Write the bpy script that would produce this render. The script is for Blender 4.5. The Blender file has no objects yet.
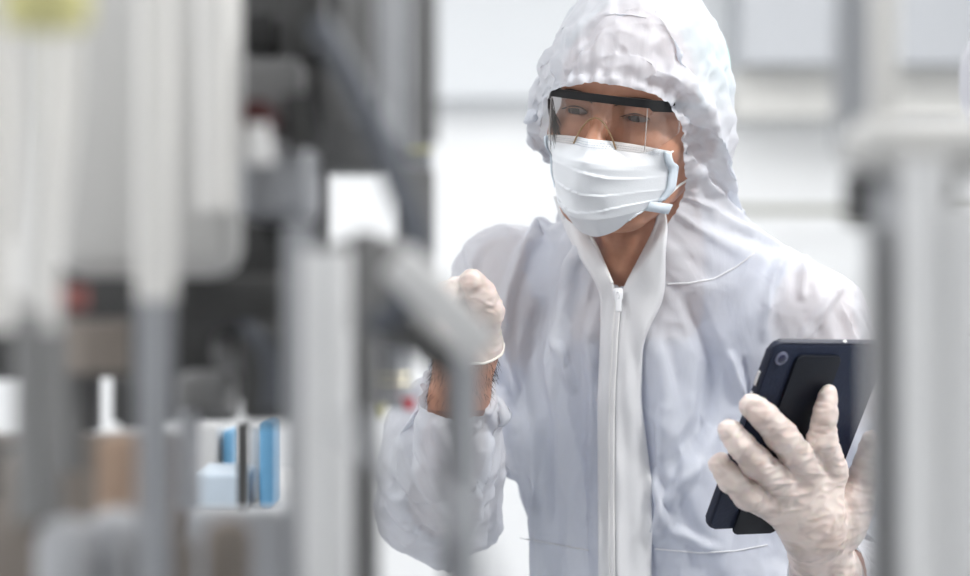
import bpy, bmesh, math, random, time
import numpy as np
from mathutils import Vector, Matrix, Euler
from mathutils.bvhtree import BVHTree
import openvdb
random.seed(7); np.random.seed(7)
S = bpy.context.scene
COL = S.collection
FOCUS = 2.29                      # metres from the camera to the technician
KPX = 36.0 / 85.0 / 970.0
CAMZ = 1.45
def P(x, y, d=0.0):
    Y = FOCUS + d
    return Vector(((x - 485) * KPX * Y, Y, CAMZ - (y - 288) * KPX * Y))
# ---------------------------------------------------------------- camera
cam = bpy.data.cameras.new('camera'); co = bpy.data.objects.new('camera', cam); COL.objects.link(co)
co.location = (0, 0, CAMZ); co.rotation_euler = (math.pi / 2, 0, 0)
cam.lens = 85; cam.sensor_width = 36; cam.clip_start = 0.05
cam.dof.use_dof = True; cam.dof.focus_distance = 2.22; cam.dof.aperture_fstop = 2.6
S.camera = co
S.view_settings.view_transform = 'Standard'; S.view_settings.look = 'None'
S.view_settings.gamma = 1; S.view_settings.use_curve_mapping = False
S.view_settings.exposure = 0.85
# ---------------------------------------------------------------- light
w = bpy.data.worlds.new('world'); S.world = w; w.use_nodes = True
w.node_tree.nodes['Background'].inputs[0].default_value = (0.93, 0.96, 1, 1)
w.node_tree.nodes['Background'].inputs[1].default_value = 0.12
def area(name, loc, target, sx, sy, power, color=(1, 1, 1)):
    l = bpy.data.lights.new(name, 'AREA'); l.shape = 'RECTANGLE'; l.size = sx; l.size_y = sy; l.energy = power; l.color = color
    o = bpy.data.objects.new(name, l); COL.objects.link(o); o.location = loc
    o.rotation_euler = (Vector(target) - Vector(loc)).to_track_quat('-Z', 'Y').to_euler()
    return o

area('key_area_light', (1.35, 1.45, 2.80), (0.2, 2.3, 1.35), .45, .45, 24, (1, .99, .97))  # unseen area light without a fixture, rakes the torso from the upper right
area('back_area_light', (0.9, 3.1, 2.80), (0.3, 2.4, 1.5), .9, .5, 9, (1, .99, .97))  # unseen area light without a fixture, for the rim on hood and shoulder
area('far_area_light', (0, 5.2, 2.80), (0, 5.4, 0), 4.0, 1.6, 27, (1, 1, 1))  # area light added to whiten the background, apart from the modelled panels
area('front_fill_light', (-1.2, 1.0, 2.80), (-.2, 1.3, 1.3), .8, .6, 12, (.97, .98, 1))  # fill light added for the front faces of the foreground machine, no fixture
# ---------------------------------------------------------------- helpers
def mat(name, color, rough=0.5, metal=0.0, **kw):
    m = bpy.data.materials.new(name); m.use_nodes = True
    b = m.node_tree.nodes['Principled BSDF']
    b.inputs['Base Color'].default_value = (*color, 1); b.inputs['Roughness'].default_value = rough; b.inputs['Metallic'].default_value = metal
    for k, v in kw.items(): b.inputs[k.replace('_', ' ')].default_value = v
    return m
def link(name, me, m=None, parent=None, smooth=True):
    o = bpy.data.objects.new(name, me); COL.objects.link(o)
    if m: me.materials.append(m)
    if smooth: me.polygons.foreach_set('use_smooth', [True] * len(me.polygons))
    if parent: o.parent = parent
    return o
def from_arrays(name, v, f):
    me = bpy.data.meshes.new(name); me.from_pydata([tuple(p) for p in np.asarray(v).tolist()], [], [tuple(q) for q in (f.tolist() if hasattr(f, 'tolist') else f)]); me.update(); return me
class Field:
    """signed distance field on a grid, smooth unions of tapered capsules and ellipsoids"""
    def __init__(s, lo, hi, h):
        s.h = h; s.lo = np.array(lo, dtype=np.float32)
        n = np.ceil((np.array(hi) - np.array(lo)) / h).astype(int) + 1
        ax = [s.lo[i] + h * np.arange(n[i], dtype=np.float32) for i in range(3)]
        s.X, s.Y, s.Z = np.meshgrid(*ax, indexing='ij'); s.D = np.full(s.X.shape, 1.0, np.float32)
    def cap(s, a, b, ra, rb):
        a = np.array(a, dtype=np.float32); b = np.array(b, dtype=np.float32); ab = b - a; L = float(ab @ ab) + 1e-12
        px, py, pz = s.X - a[0], s.Y - a[1], s.Z - a[2]
        t = np.clip((px * ab[0] + py * ab[1] + pz * ab[2]) / L, 0, 1)
        return np.sqrt((px - t * ab[0]) ** 2 + (py - t * ab[1]) ** 2 + (pz - t * ab[2]) ** 2) - (ra + (rb - ra) * t)
    def ell(s, c, r, rot=None):
        px, py, pz = s.X - c[0], s.Y - c[1], s.Z - c[2]
        if rot is not None:
            R = np.array(rot.to_3x3().inverted())
            px, py, pz = [R[i][0] * px + R[i][1] * py + R[i][2] * pz for i in range(3)]
        q = np.sqrt((px / r[0]) ** 2 + (py / r[1]) ** 2 + (pz / r[2]) ** 2) + 1e-6
        q2 = np.sqrt((px / r[0] ** 2) ** 2 + (py / r[1] ** 2) ** 2 + (pz / r[2] ** 2) ** 2) + 1e-6
        return q * (q - 1) / q2
    def add(s, d, k=0.01):
        hh = np.clip(0.5 + 0.5 * (s.D - d) / k, 0, 1); s.D = s.D * (1 - hh) + d * hh - k * hh * (1 - hh)
    def sub(s, d, k=0.004):
        d = -d; hh = np.clip(0.5 - 0.5 * (s.D - d) / k, 0, 1); s.D = s.D * (1 - hh) + d * hh + k * hh * (1 - hh)
    def mesh(s, iso=0.0):
        g = openvdb.FloatGrid(); g.background = 1.0
        g.copyFromArray(s.D.astype(np.float32))
        v, q = g.convertToQuads(isovalue=iso)
        return np.array(v) * s.h + s.lo, np.array(q)
def laplacian(v, faces, n=1, lam=0.5, mask=None):
    e = np.concatenate([faces[:, [i, (i + 1) % faces.shape[1]]] for i in range(faces.shape[1])])
    e = np.concatenate([e, e[:, ::-1]])
    deg = np.bincount(e[:, 0], minlength=len(v))[:, None] + 1e-9
    for _ in range(n):
        a = np.stack([np.bincount(e[:, 0], weights=v[e[:, 1], k], minlength=len(v)) for k in range(3)], 1) / deg
        d = lam * (a - v)
        v = v + (d if mask is None else d * mask[:, None])
    return v
def boundary(faces):
    e = np.concatenate([faces[:, [i, (i + 1) % 4]] for i in range(4)]); es = np.sort(e, 1)
    u, c = np.unique(es, axis=0, return_counts=True); return u[c == 1]
def smooth_boundary(v, faces, n=10):
    b = boundary(faces); bb = np.concatenate([b, b[:, ::-1]])
    deg = np.bincount(bb[:, 0], minlength=len(v))[:, None]
    on = deg[:, 0] > 0
    for _ in range(n):
        a = np.stack([np.bincount(bb[:, 0], weights=v[bb[:, 1], k], minlength=len(v)) for k in range(3)], 1) / np.maximum(deg, 1)
        v[on] = v[on] * 0.5 + a[on] * 0.5
    return v
def cull(v, q, keepv):
    q = q[keepv[q].all(1)]
    used = np.zeros(len(v), bool); used[q.ravel()] = True
    idx = np.cumsum(used) - 1
    return v[used], idx[q]
def largest(v, q):
    lab = np.arange(len(v))
    while True:
        m = lab[q].min(1); new = lab.copy()
        np.minimum.at(new, q.ravel(), np.repeat(m, q.shape[1])); new = new[new]
        if (new == lab).all(): break
        lab = new
    c = np.bincount(lab); k = lab == c.argmax(); return cull(v, q, k)
def to_px(v):
    return 485 + v[:, 0] / (KPX * v[:, 1]), 288 - (v[:, 2] - CAMZ) / (KPX * v[:, 1])
def in_poly(x, y, poly):
    r = np.zeros(len(x), bool); n = len(poly)
    for i in range(n):
        x0, y0 = poly[i]; x1, y1 = poly[(i + 1) % n]
        if y0 == y1: continue
        c = ((y0 > y) != (y1 > y)) & (x < (x1 - x0) * (y - y0) / (y1 - y0) + x0); r ^= c
    return r
# ================================================================ ROOM
def tagk(o, kind=None, label=None, cat=None, group=None):
    for k, v_ in (('kind', kind), ('label', label), ('category', cat), ('group', group)):
        if v_: o[k] = v_
    return o
def thing(name, label, cat, loc=(0, 0, 0), group=None):
    o = bpy.data.objects.new(name, None); COL.objects.link(o); o.location = loc; o.empty_display_size = .05
    return tagk(o, None, label, cat, group)
class MB:
    """collects shapes of one part in world space; build() links them as one mesh"""
    def __init__(s): s.b = bmesh.new()
    def box(s, lo, hi, bev=0.0, seg=3, rot=None):
        r = bmesh.ops.create_cube(s.b, size=1); vs = r['verts']; lo = Vector(lo); hi = Vector(hi); c = (lo + hi) / 2
        for v in vs: v.co = Vector([(hi[i] - lo[i]) * v.co[i] for i in range(3)])
        if bev:
            es = list({e for v in vs for e in v.link_edges})
            rr = bmesh.ops.bevel(s.b, geom=es, offset=bev, segments=seg, affect='EDGES', profile=.5)
            vs = list({v for f in rr['faces'] for v in f.verts} | {v for v in vs if v.is_valid})
        for v in vs: v.co = (rot @ v.co if rot else v.co) + c
        return s
    def tube(s, pts, r, n=20, caps=True):
        pts = [Vector(p) for p in pts]; rs = r if isinstance(r, (list, tuple)) else [r] * len(pts)
        rings = []; up = Vector((0.13, 0.21, .97))
        for i, p in enumerate(pts):
            t = (pts[min(i + 1, len(pts) - 1)] - pts[max(i - 1, 0)]).normalized()
            a = up.cross(t)
            if a.length < .05: a = Vector((1, 0.1, 0)).cross(t)
            a.normalize(); b_ = t.cross(a)
            rings.append([s.b.verts.new(p + (a * math.cos(2 * math.pi * k / n) + b_ * math.sin(2 * math.pi * k / n)) * rs[i]) for k in range(n)])
        for i in range(len(rings) - 1):
            for k in range(n): s.b.faces.new((rings[i][k], rings[i][(k + 1) % n], rings[i + 1][(k + 1) % n], rings[i + 1][k]))
        if caps: s.b.faces.new(rings[0][::-1]); s.b.faces.new(rings[-1])
        return s
    def ring(s, c, axis, r, t, n=32):
        axis = Vector(axis).normalized(); a = axis.orthogonal().normalized(); b_ = axis.cross(a); c = Vector(c)
        pts = [c + (a * math.cos(2 * math.pi * k / n) + b_ * math.sin(2 * math.pi * k / n)) * r for k in range(n + 1)]
        return s.tube(pts, t, 8, False)
    def prism(s, pts, y0, y1):
        """outline in X,Z extruded from y0 to y1"""
        a = [s.b.verts.new((p[0], y0, p[1])) for p in pts]; c = [s.b.verts.new((p[0], y1, p[1])) for p in pts]; n = len(pts)
        s.b.faces.new(a); s.b.faces.new(c[::-1])
        for i in range(n): s.b.faces.new((a[i], c[i], c[(i + 1) % n], a[(i + 1) % n]))
        return s
    def build(s, name, m, parent=None, bev=0, smooth=True, kind=None):
        bmesh.ops.recalc_face_normals(s.b, faces=s.b.faces); me = bpy.data.meshes.new(name); s.b.to_mesh(me); s.b.free()
        o = link(name, me, m, None, False)
        if smooth: me.shade_smooth(); me.set_sharp_from_angle(angle=math.radians(40))
        if parent:
            o.parent = parent; o.matrix_parent_inverse = Matrix.Translation(parent.location).inverted()
        if bev:
            b_ = o.modifiers.new('bevel', 'BEVEL'); b_.width = bev; b_.segments = 3; b_.limit_method = 'ANGLE'
        if kind: o['kind'] = kind
        return o
def Q(x, y, Y): return Vector(((x - 485) * KPX * Y, Y, CAMZ - (y - 288) * KPX * Y))
def noisy(m, scale, amt, c0, c1, bump=0.0):
    nt = m.node_tree; b = nt.nodes['Principled BSDF']; tc = nt.nodes.new('ShaderNodeTexCoord'); n = nt.nodes.new('ShaderNodeTexNoise')
    n.inputs['Scale'].default_value = scale; n.inputs['Detail'].default_value = 5; r = nt.nodes.new('ShaderNodeValToRGB')
    r.color_ramp.elements[0].position = .5 - amt; r.color_ramp.elements[1].position = .5 + amt
    r.color_ramp.elements[0].color = (*c0, 1); r.color_ramp.elements[1].color = (*c1, 1)
    nt.links.new(tc.outputs['Object'], n.inputs['Vector']); nt.links.new(n.outputs['Fac'], r.inputs[0]); nt.links.new(r.outputs[0], b.inputs['Base Color'])
    if bump:
        bu = nt.nodes.new('ShaderNodeBump'); bu.inputs['Strength'].default_value = bump; bu.inputs['Distance'].default_value = .002
        nt.links.new(n.outputs['Fac'], bu.inputs['Height']); nt.links.new(bu.outputs[0], b.inputs['Normal'])
    return m
M_WALL = noisy(mat('wall_paint', (.85, .86, .87), .6), 3, .3, (.84, .85, .86), (.88, .885, .89))
M_FLOOR = noisy(mat('floor_vinyl', (.6, .62, .65), .3), 4, .3, (.58, .60, .63), (.66, .68, .70))
M_CEIL = mat('ceiling_paint', (.85, .85, .85), .7)
M_GREYPANEL = mat('grey_panel', (.44, .455, .48), .4)
M_TRIM = mat('beige_trim', (.72, .71, .68), .5)
M_OLIVE = mat('olive_rail', (.28, .28, .24), .4, .5)
M_WHITE = mat('white_enamel', (.82, .83, .84), .3)
XL, XR, YB, YF, ZC = -2.6, 2.6, 7.0, -1.2, 2.9
MB().box((XL, YF, -.05), (XR, YB, 0)).build('floor', M_FLOOR, kind='structure', smooth=False)
MB().box((XL, YF, ZC), (XR, YB, ZC + .05)).build('ceiling', M_CEIL, kind='structure', smooth=False)
MB().box((XL - .05, YF, -.05), (XL, YB, ZC + .05)).build('wall_left', M_WALL, kind='structure', smooth=False)
MB().box((XR, YF, -.05), (XR + .05, YB, ZC + .05)).build('wall_right', M_WALL, kind='structure', smooth=False)
MB().box((XL, YB, -.05), (XR, YB + .05, ZC + .05)).build('wall_back', M_WALL, kind='structure', smooth=False)
MB().box((XL, YF - .05, -.05), (XR, YF, ZC + .05)).build('wall_front', M_WALL, kind='structure', smooth=False)
# bulkhead above the wall panels: pale grey with a ledge of beige trim under it
zb = Q(0, 68, 6.7).z; zt = Q(0, 114, 6.7).z; x0 = Q(462, 0, 6.7).x
xm = Q(742, 0, 6.55).x; M_PALE = mat('pale_panel', (.70, .72, .74), .5)
MB().box((xm, 6.55, zb), (XR, YB, ZC)).build('trim_1', M_GREYPANEL, kind='structure', smooth=False)
MB().box((xm, 6.72, zt), (XR, YB, zb)).build('trim_2', M_TRIM, kind='structure', smooth=False)
MB().box((XL, 6.86, Q(0, 97, 6.86).z), (xm, YB, ZC)).build('trim_4', M_PALE, kind='structure', smooth=False)
# rail along the back wall at shoulder height, on the right
z0 = Q(0, 214, 6.6).z; z1 = Q(0, 206, 6.6).z
mb = MB().box((Q(700, 0, 6.6).x, 6.6, z0), (Q(1010, 0, 6.6).x, 6.66, z1)); mb.build('trim_3', M_OLIVE, kind='structure', smooth=False)
# ceiling lights
M_LAMP = mat('lamp_panel', (1, 1, 1), .5, Emission_Color=(1, .99, .97, 1), Emission_Strength=1.0)
for i, (x, y) in enumerate([(-1.4, 4.6), (1.2, 4.6), (-1.4, 2.2), (1.2, 2.2), (-1.4, 0), (1.2, 0)]):
    t = thing('ceiling_light', ['square ceiling light panel above the far left of the room', 'square ceiling light panel above the far right of the room', 'ceiling light panel over the left machine', 'ceiling light panel above and behind the technician', 'ceiling light panel near the camera on the left', 'ceiling light panel near the camera on the right'][i], 'ceiling light', (x, y, ZC), 'ceiling light panels')
    fr = MB()
    for a in (-1, 1):
        fr.box((x + a * .61 - .02, y - .63, ZC - .03), (x + a * .61 + .02, y + .63, ZC)); fr.box((x - .59, y + a * .61 - .02, ZC - .03), (x + .59, y + a * .61 + .02, ZC))
    fr.build('frame', M_WHITE, t); MB().box((x - .59, y - .59, ZC - .02), (x + .59, y + .59, ZC - .001)).build('diffuser', M_LAMP, t)
# ================================================================ MACHINES IN THE FOREGROUND
def grey(n, v, rough=.4, metal=0.0, tint=(0, 0, 0)): return mat(n, (v + tint[0], v + tint[1], v + tint[2]), rough, metal)
G_LIGHT = grey('light_enamel', .58, .35, 0, (.01, .005, -.01)); G_MID = grey('mid_grey_enamel', .18, .4, .0); G_STEEL = mat('brushed_steel', (.36, .37, .39), .38, .6)
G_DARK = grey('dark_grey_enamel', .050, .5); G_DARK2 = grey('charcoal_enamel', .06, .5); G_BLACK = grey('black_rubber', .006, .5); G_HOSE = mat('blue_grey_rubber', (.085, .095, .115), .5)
G_RED = mat('dark_red_plastic', (.075, .010, .010), .5); G_YEL = mat('yellow_green_plastic', (.60, .57, .26), .45); G_CLEAR = mat('milky_tubing', (.74, .73, .71), .3); G_PINK = mat('peach_plastic', (.48, .34, .25), .5)
G_PALE = grey('pale_enamel', .74, .38, 0, (0, .003, .008)); G_TAUPE = mat('taupe_enamel', (.22, .19, .165), .45); G_WHITE = mat('white_plastic', (.66, .66, .66), .35); G_ALU = mat('satin_aluminium', (.46, .47, .49), .42, .3)
def pbox(name, x0, y0, x1, y1, Y, th, m, parent, bev=.003):
    a = Q(x0, y1, Y); b_ = Q(x1, y0, Y); return MB().box((a.x, Y, a.z), (b_.x, Y + th, b_.z), bev, 3).build(name, m, parent)
def ptube(name, pts, Y, rpx, m, parent, n=24):
    return MB().tube(spl([Q(x, y, Y if len(p) < 1 else Y + p[0]) for x, y, *p in pts]), rpx * KPX * Y, n).build(name, m, parent)
def spl(p, k=8):
    if len(p) < 3: return p
    o = []; q = [p[0] * 2 - p[1]] + p + [p[-1] * 2 - p[-2]]
    for i in range(1, len(q) - 2):
        for j in range(k):
            t = j / k; a, b_, c, d = q[i - 1:i + 3]; o.append(.5 * ((2 * b_) + (c - a) * t + (2 * a - 5 * b_ + 4 * c - d) * t * t + (3 * b_ - a - 3 * c + d) * t ** 3))
    return o + [p[-1]]
fm = thing('filling_machine', 'large grey filling machine with pipes, hoses and white cover blurred in the left foreground', 'machine', (-.30, 1.35, 0))
MB().box((-.72, 1.00, 0), (-.115, 1.62, 1.215), .01).build('base_cabinet', G_ALU, fm)
pbox('white_cover', 52, -90, 236, 277, 1.30, .05, G_LIGHT, fm, .016)
ptube('cover_pipe', [(156, -90), (156, 300)], 1.18, 20, G_CLEAR, fm)
ptube('drain_pipe', [(155, 296), (155, 700)], 1.18, 18, G_STEEL, fm)
ptube('side_pipe', [(213, -90), (214, 210)], 1.27, 18, G_CLEAR, fm)
ptube('milky_tube', [(42, -90), (40, 140), (36, 310)], 1.08, 19, G_CLEAR, fm); ptube('milky_tube', [(-12, -90), (-8, 100), (-12, 330)], 1.12, 25, G_CLEAR, fm)
ptube('milky_tube', [(80, -90), (70, 100), (54, 240), (50, 330)], 1.10, 9, G_CLEAR, fm)
ptube('slit_rod', [(17, -90), (16, 120), (12, 240)], 1.30, 6, G_HOSE, fm)  # dark rod filling the slit between the milky tubes
c = Q(46, 3, 1.0); mb = MB(); mb.tube([c + Vector((0, 0, z)) for z in (-.012, -.010, .010, .03, .06)], [.014, .019, .020, .018, .012], 28); mb.build('tube_coupling', G_YEL, fm)
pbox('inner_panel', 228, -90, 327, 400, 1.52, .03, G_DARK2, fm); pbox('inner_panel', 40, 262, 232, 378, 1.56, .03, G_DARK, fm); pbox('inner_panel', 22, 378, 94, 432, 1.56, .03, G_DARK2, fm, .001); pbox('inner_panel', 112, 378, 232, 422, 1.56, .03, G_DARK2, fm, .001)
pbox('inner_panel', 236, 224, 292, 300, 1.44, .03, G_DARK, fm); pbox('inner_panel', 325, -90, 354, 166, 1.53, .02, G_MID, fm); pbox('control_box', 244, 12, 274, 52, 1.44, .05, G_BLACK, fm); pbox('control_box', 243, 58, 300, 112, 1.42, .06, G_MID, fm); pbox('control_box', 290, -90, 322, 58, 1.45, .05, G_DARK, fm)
c = Q(257, 122, 1.36); MB().tube([c + Vector((0, y, 0)) for y in (-.010, -.008, .008, .04)], [.010, .0130, .0130, .008], 24).build('knob', G_RED, fm)
pbox('motor_housing', 240, 140, 312, 222, 1.38, .08, G_STEEL, fm, .010); MB().tube([Q(300, 95, 1.36), Q(306, 150, 1.36)], .0115, 24).build('motor_shaft', G_DARK, fm)
pbox('valve_block', 318, 62, 384, 172, 1.46, .06, G_MID, fm, .008); c = Q(257, 142, 1.28); MB().tube([c - Vector((0, 0, .012)), c + Vector((0, 0, .010))], [.010, .007], 24).build('housing_glint', G_WHITE, fm)  # white cap stands in for the highlight on top of the motor housing
pbox('frame_post', 343, -90, 372, 120, 1.34, .03, G_MID, fm); pbox('frame_post', 372, -90, 410, 150, 1.40, .03, G_STEEL, fm); pbox('frame_post', 411, -90, 437, 142, 1.30, .03, G_MID, fm)
ptube('guide_rod', [(392, -90), (392, 140)], 1.25, 8, G_ALU, fm)
ptube('frame_column', [(300, 225), (300, 700)], 1.22, 16, G_STEEL, fm); ptube('frame_column', [(326, 250), (326, 700)], 1.18, 25, G_PALE, fm); pbox('frame_column', 352, 232, 378, 700, 1.26, .03, G_MID, fm)
ptube('black_hose', [(318, 20), (350, 75), (376, 130), (398, 185), (416, 240), (404, 300), (372, 330)], 1.20, 13, G_HOSE, fm)
pbox('rear_plate', 396, 168, 434, 330, 1.46, .02, G_MID, fm); pbox('sight_plate', 396, 140, 432, 172, 1.47, .02, G_STEEL, fm); ptube('sight_line', [(396, 150), (432, 150)], 1.465, 2, G_YEL, fm); pbox('clamp_block', 322, 238, 412, 332, 1.28, .05, G_MID, fm, .012); 
a = Q(396, 258, 1.16); b_ = Q(487, 352, 1.16); d_ = (b_ - a).normalized(); ang = math.atan2(d_.z, d_.x)
MB().box((a + b_) / 2 - Vector(((b_ - a).length / 2, .012, .0105)), (a + b_) / 2 + Vector(((b_ - a).length / 2, .012, .0105)), .003, 3, Matrix.Rotation(-ang, 3, 'Y')).build('bracket_arm', G_WHITE, fm)
MB().prism([(q.x, q.z) for q in (Q(398, 300, 1.22), Q(480, 372, 1.22), Q(478, 392, 1.22), Q(446, 378, 1.22), Q(400, 345, 1.22))], 1.20, 1.24).build('bracket_gusset', G_DARK2, fm, .003)
pbox('bracket_post', 452, 352, 480, 700, 1.19, .03, G_STEEL, fm); ptube('bracket_post', [(449, 362), (449, 700)], 1.22, 6, G_DARK2, fm)
mb = MB(); c0 = Q(392, 325, 1.62); c1 = Q(392, 398, 1.62); mb.tube([c0, c1, Q(392, 408, 1.62)], [.0140, .0140, .008], 28); nz = mb.build('nozzle', G_STEEL, fm)
for yy in (374, 383): MB().ring(Q(392, yy, 1.62), (0, 0, 1), .0142, .0011).build('nozzle_ring', mat('brass_ring', (.62, .58, .42), .3, .5), nz)
MB().box((Q(330,0,1.60).x, 1.585, Q(0,322,1.6).z), (Q(392,0,1.60).x, 1.625, Q(0,306,1.6).z), .003).build('carrier_arm', G_MID, fm); pbox('nozzle_carrier', 378, 300, 420, 345, 1.58, .05, G_MID, fm, .006)
MB().tube([Q(408, 398, 1.60), Q(409, 410, 1.60)], [.0045, .003], 16).build('nozzle_tip', mat('red_tip', (.55, .04, .06), .4), nz); MB().tube([Q(382, 404, 1.60), Q(382, 418, 1.60)], [.0035, .002], 16).build('nozzle_tip', G_YEL, nz)
ptube('thin_hose', [(345, 425, .05), (385, 452), (430, 500), (468, 540), (492, 620)], .80, 9, G_STEEL, fm)
ptube('lower_pipe', [(38, 300), (38, 520)], 1.16, 24, grey('dull_steel', .22, .45, .2), fm); ptube('lower_pipe', [(70, 330), (74, 470)], 1.3, 12, G_MID, fm)
pbox('conveyor_panel', -40, 436, 184, 700, 1.52, .04, G_TAUPE, fm); pbox('conveyor_panel', 186, 512, 292, 700, 1.50, .04, G_STEEL, fm, .006)
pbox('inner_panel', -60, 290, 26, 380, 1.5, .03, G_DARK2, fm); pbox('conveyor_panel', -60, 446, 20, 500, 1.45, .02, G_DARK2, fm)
pbox('product_guide', 95, 436, 132, 520, 1.30, .03, G_PINK, fm, .006)
for i, (x, y, r) in enumerate(((66, 545, 30), (118, 540, 34), (168, 556, 28), (228, 540, 24), (20, 470, 22))):
    c = Q(x, y, 1.2 + .03 * (i % 2)); R_ = r * KPX * 1.2; MB().tube([c + Vector((0, 0, R_ * k)) for k in (-3, -.9, .2, .7, .95)], [R_ * .9, R_, R_, R_ * .8, R_ * .3], 28).build('filling_cup', G_ALU if i in (0, 1) else G_TAUPE, fm)
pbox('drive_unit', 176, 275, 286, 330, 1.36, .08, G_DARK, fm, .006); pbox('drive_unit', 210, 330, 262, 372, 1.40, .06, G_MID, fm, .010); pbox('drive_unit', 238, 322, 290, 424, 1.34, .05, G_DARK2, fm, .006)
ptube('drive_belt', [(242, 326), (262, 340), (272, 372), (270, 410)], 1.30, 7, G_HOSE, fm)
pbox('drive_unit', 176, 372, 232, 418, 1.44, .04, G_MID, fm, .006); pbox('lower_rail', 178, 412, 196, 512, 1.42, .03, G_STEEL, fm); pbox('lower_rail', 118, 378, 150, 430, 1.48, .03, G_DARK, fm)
ptube('lower_rail', [(243, 424), (243, 520)], 1.75, 6, G_DARK2, fm)
MB().tube([Q(98, 320, 1.3), Q(98, 372, 1.3)], .018, 24).build('gauge', G_TAUPE, fm)
c = Q(72, 286, 1.22); MB().tube([c, c + Vector((0, 0, -.012))], .008, 20).build('knob', mat('faded_red_plastic', (.30, .10, .09), .5), fm)
# right foreground machine
rm = thing('packaging_machine', 'tall grey steel machine frame blurred at the right edge of the foreground', 'machine', (.19, 1.05, 0))
MB().box((.10, .92, 0), (.42, 1.30, 1.255), .01).build('base_cabinet', G_ALU, rm)
Y_ = 1.12
pbox('frame_post', 841, -90, 871, 150, Y_ + .05, .03, G_STEEL, rm); pbox('frame_post', 873, -90, 900, 140, Y_ + .10, .03, mat('cream_enamel', (.80, .79, .76), .35), rm)
pbox('cross_beam', 852, 116, 1040, 172, Y_ - .02, .05, G_LIGHT, rm, .012)
pbox('hinge_block', 851, 168, 876, 226, Y_ + .02, .03, G_DARK2, rm, .006); pbox('hinge_block', 936, 168, 962, 222, Y_ + .01, .03, G_DARK2, rm, .006)
pbox('upright', 878, 160, 914, 720, Y_, .05, G_ALU, rm, .008); ptube('upright', [(924, 160), (924, 720)], Y_ - .02, 24, G_PALE, rm); pbox('upright', 942, 200, 1040, 720, Y_ - .03, .05, G_PALE, rm, .012)
pbox('side_strip', 876, 225, 886, 720, Y_ - .02, .02, G_MID, rm, .002)
# things standing beyond the left machine: a bench with pale trays and blue wrapped packs
bn = thing('bench', 'white workbench behind the left machine with trays and blue packs on it', 'bench', (-.68, 2.6, 0))
zt_ = Q(0, 508, 2.55).z
MB().box((-1.25, 2.45, zt_ - .04), (-.19, 3.1, zt_), .004).build('tabletop', G_WHITE, bn)
for x in (-1.2, -.24):
    for y in (2.5, 3.05): MB().box((x - .02, y - .02, 0), (x + .02, y + .02, zt_ - .038)).build('leg', G_STEEL, bn)
M_PACK = mat('sky_blue_film', (.14, .36, .58), .4); M_TRAY = mat('pale_blue_tray', (.50, .58, .66), .4)
def oneb(name, x0, y1, x1, y0, Y, th, m, label, cat, bev=.006, group=None):
    a = Q(x0, y1, Y); b_ = Q(x1, y0, Y); o = MB().box((a.x, Y, zt_), (b_.x, Y + th, b_.z), bev, 3).build(name, m); return tagk(o, None, label, cat, group)
oneb('tray', 188, 508, 246, 474, 2.50, .16, M_TRAY, 'pale blue tray on the bench seen through the left machine', 'tray')
oneb('wrapped_pack', 259, 508, 273, 420, 2.52, .10, M_PACK, 'tall sky blue pack at the right end of the bench', 'pack')
oneb('bottle_carton', 192, 508, 216, 424, 2.72, .10, G_WHITE, 'white carton standing behind the pale blue tray', 'carton')
oneb('bottle_carton', 246, 508, 260, 424, 2.62, .10, G_WHITE, 'narrow white carton left of the tall sky blue pack', 'carton')
oneb('wrapped_pack', 222, 508, 232, 430, 2.74, .08, M_PACK, 'thin sky blue pack between the two white cartons', 'pack')
# ---------------------------------------------------------------- the technician's pose (joints)
J = dict(shL=P(512,280,.16), elL=P(445,500,.10), wrL=P(466,348,-.06), shR=P(806,317,.08), elR=P(905,590,.12), wrR=P(826,575,-.06))
HO = P(636,111.5,.045)                                  # head origin: between the ears at eye level
HROT = Euler((math.radians(5), math.radians(8.5), math.radians(-23)), 'XYZ').to_matrix().to_4x4()
HC = HO + Vector((-.002, -.004, .0175))
YAW = Euler((0,0,math.radians(-12))).to_matrix()
def torso_field(lo, hi, h, L):
    f = Field(lo, hi, h)
    f.D = f.ell(P(674,375,.14),(.132+L,.092+L,.15+L),YAW)
    f.add(f.ell(P(684,530,.14),(.118+L,.092+L,.19+L),YAW),.05)
    f.add(f.ell(P(686,740,.14),(.14+L,.105+L,.16+L),YAW),.05)
    f.add(f.cap(P(625,262,.12),J['shL'],.035+L*.6,.045+L*.4),.04); f.add(f.cap(P(700,268,.12),J['shR'],.035+L*.6,.042+L*.4),.04)
    return f
def arms(f, k=.02):
    for s in 'LR':
        f.add(f.cap(J['sh'+s],J['el'+s],.048,.038),k); f.add(f.cap(J['el'+s],J['wr'+s],.038,.026),.01)
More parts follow.
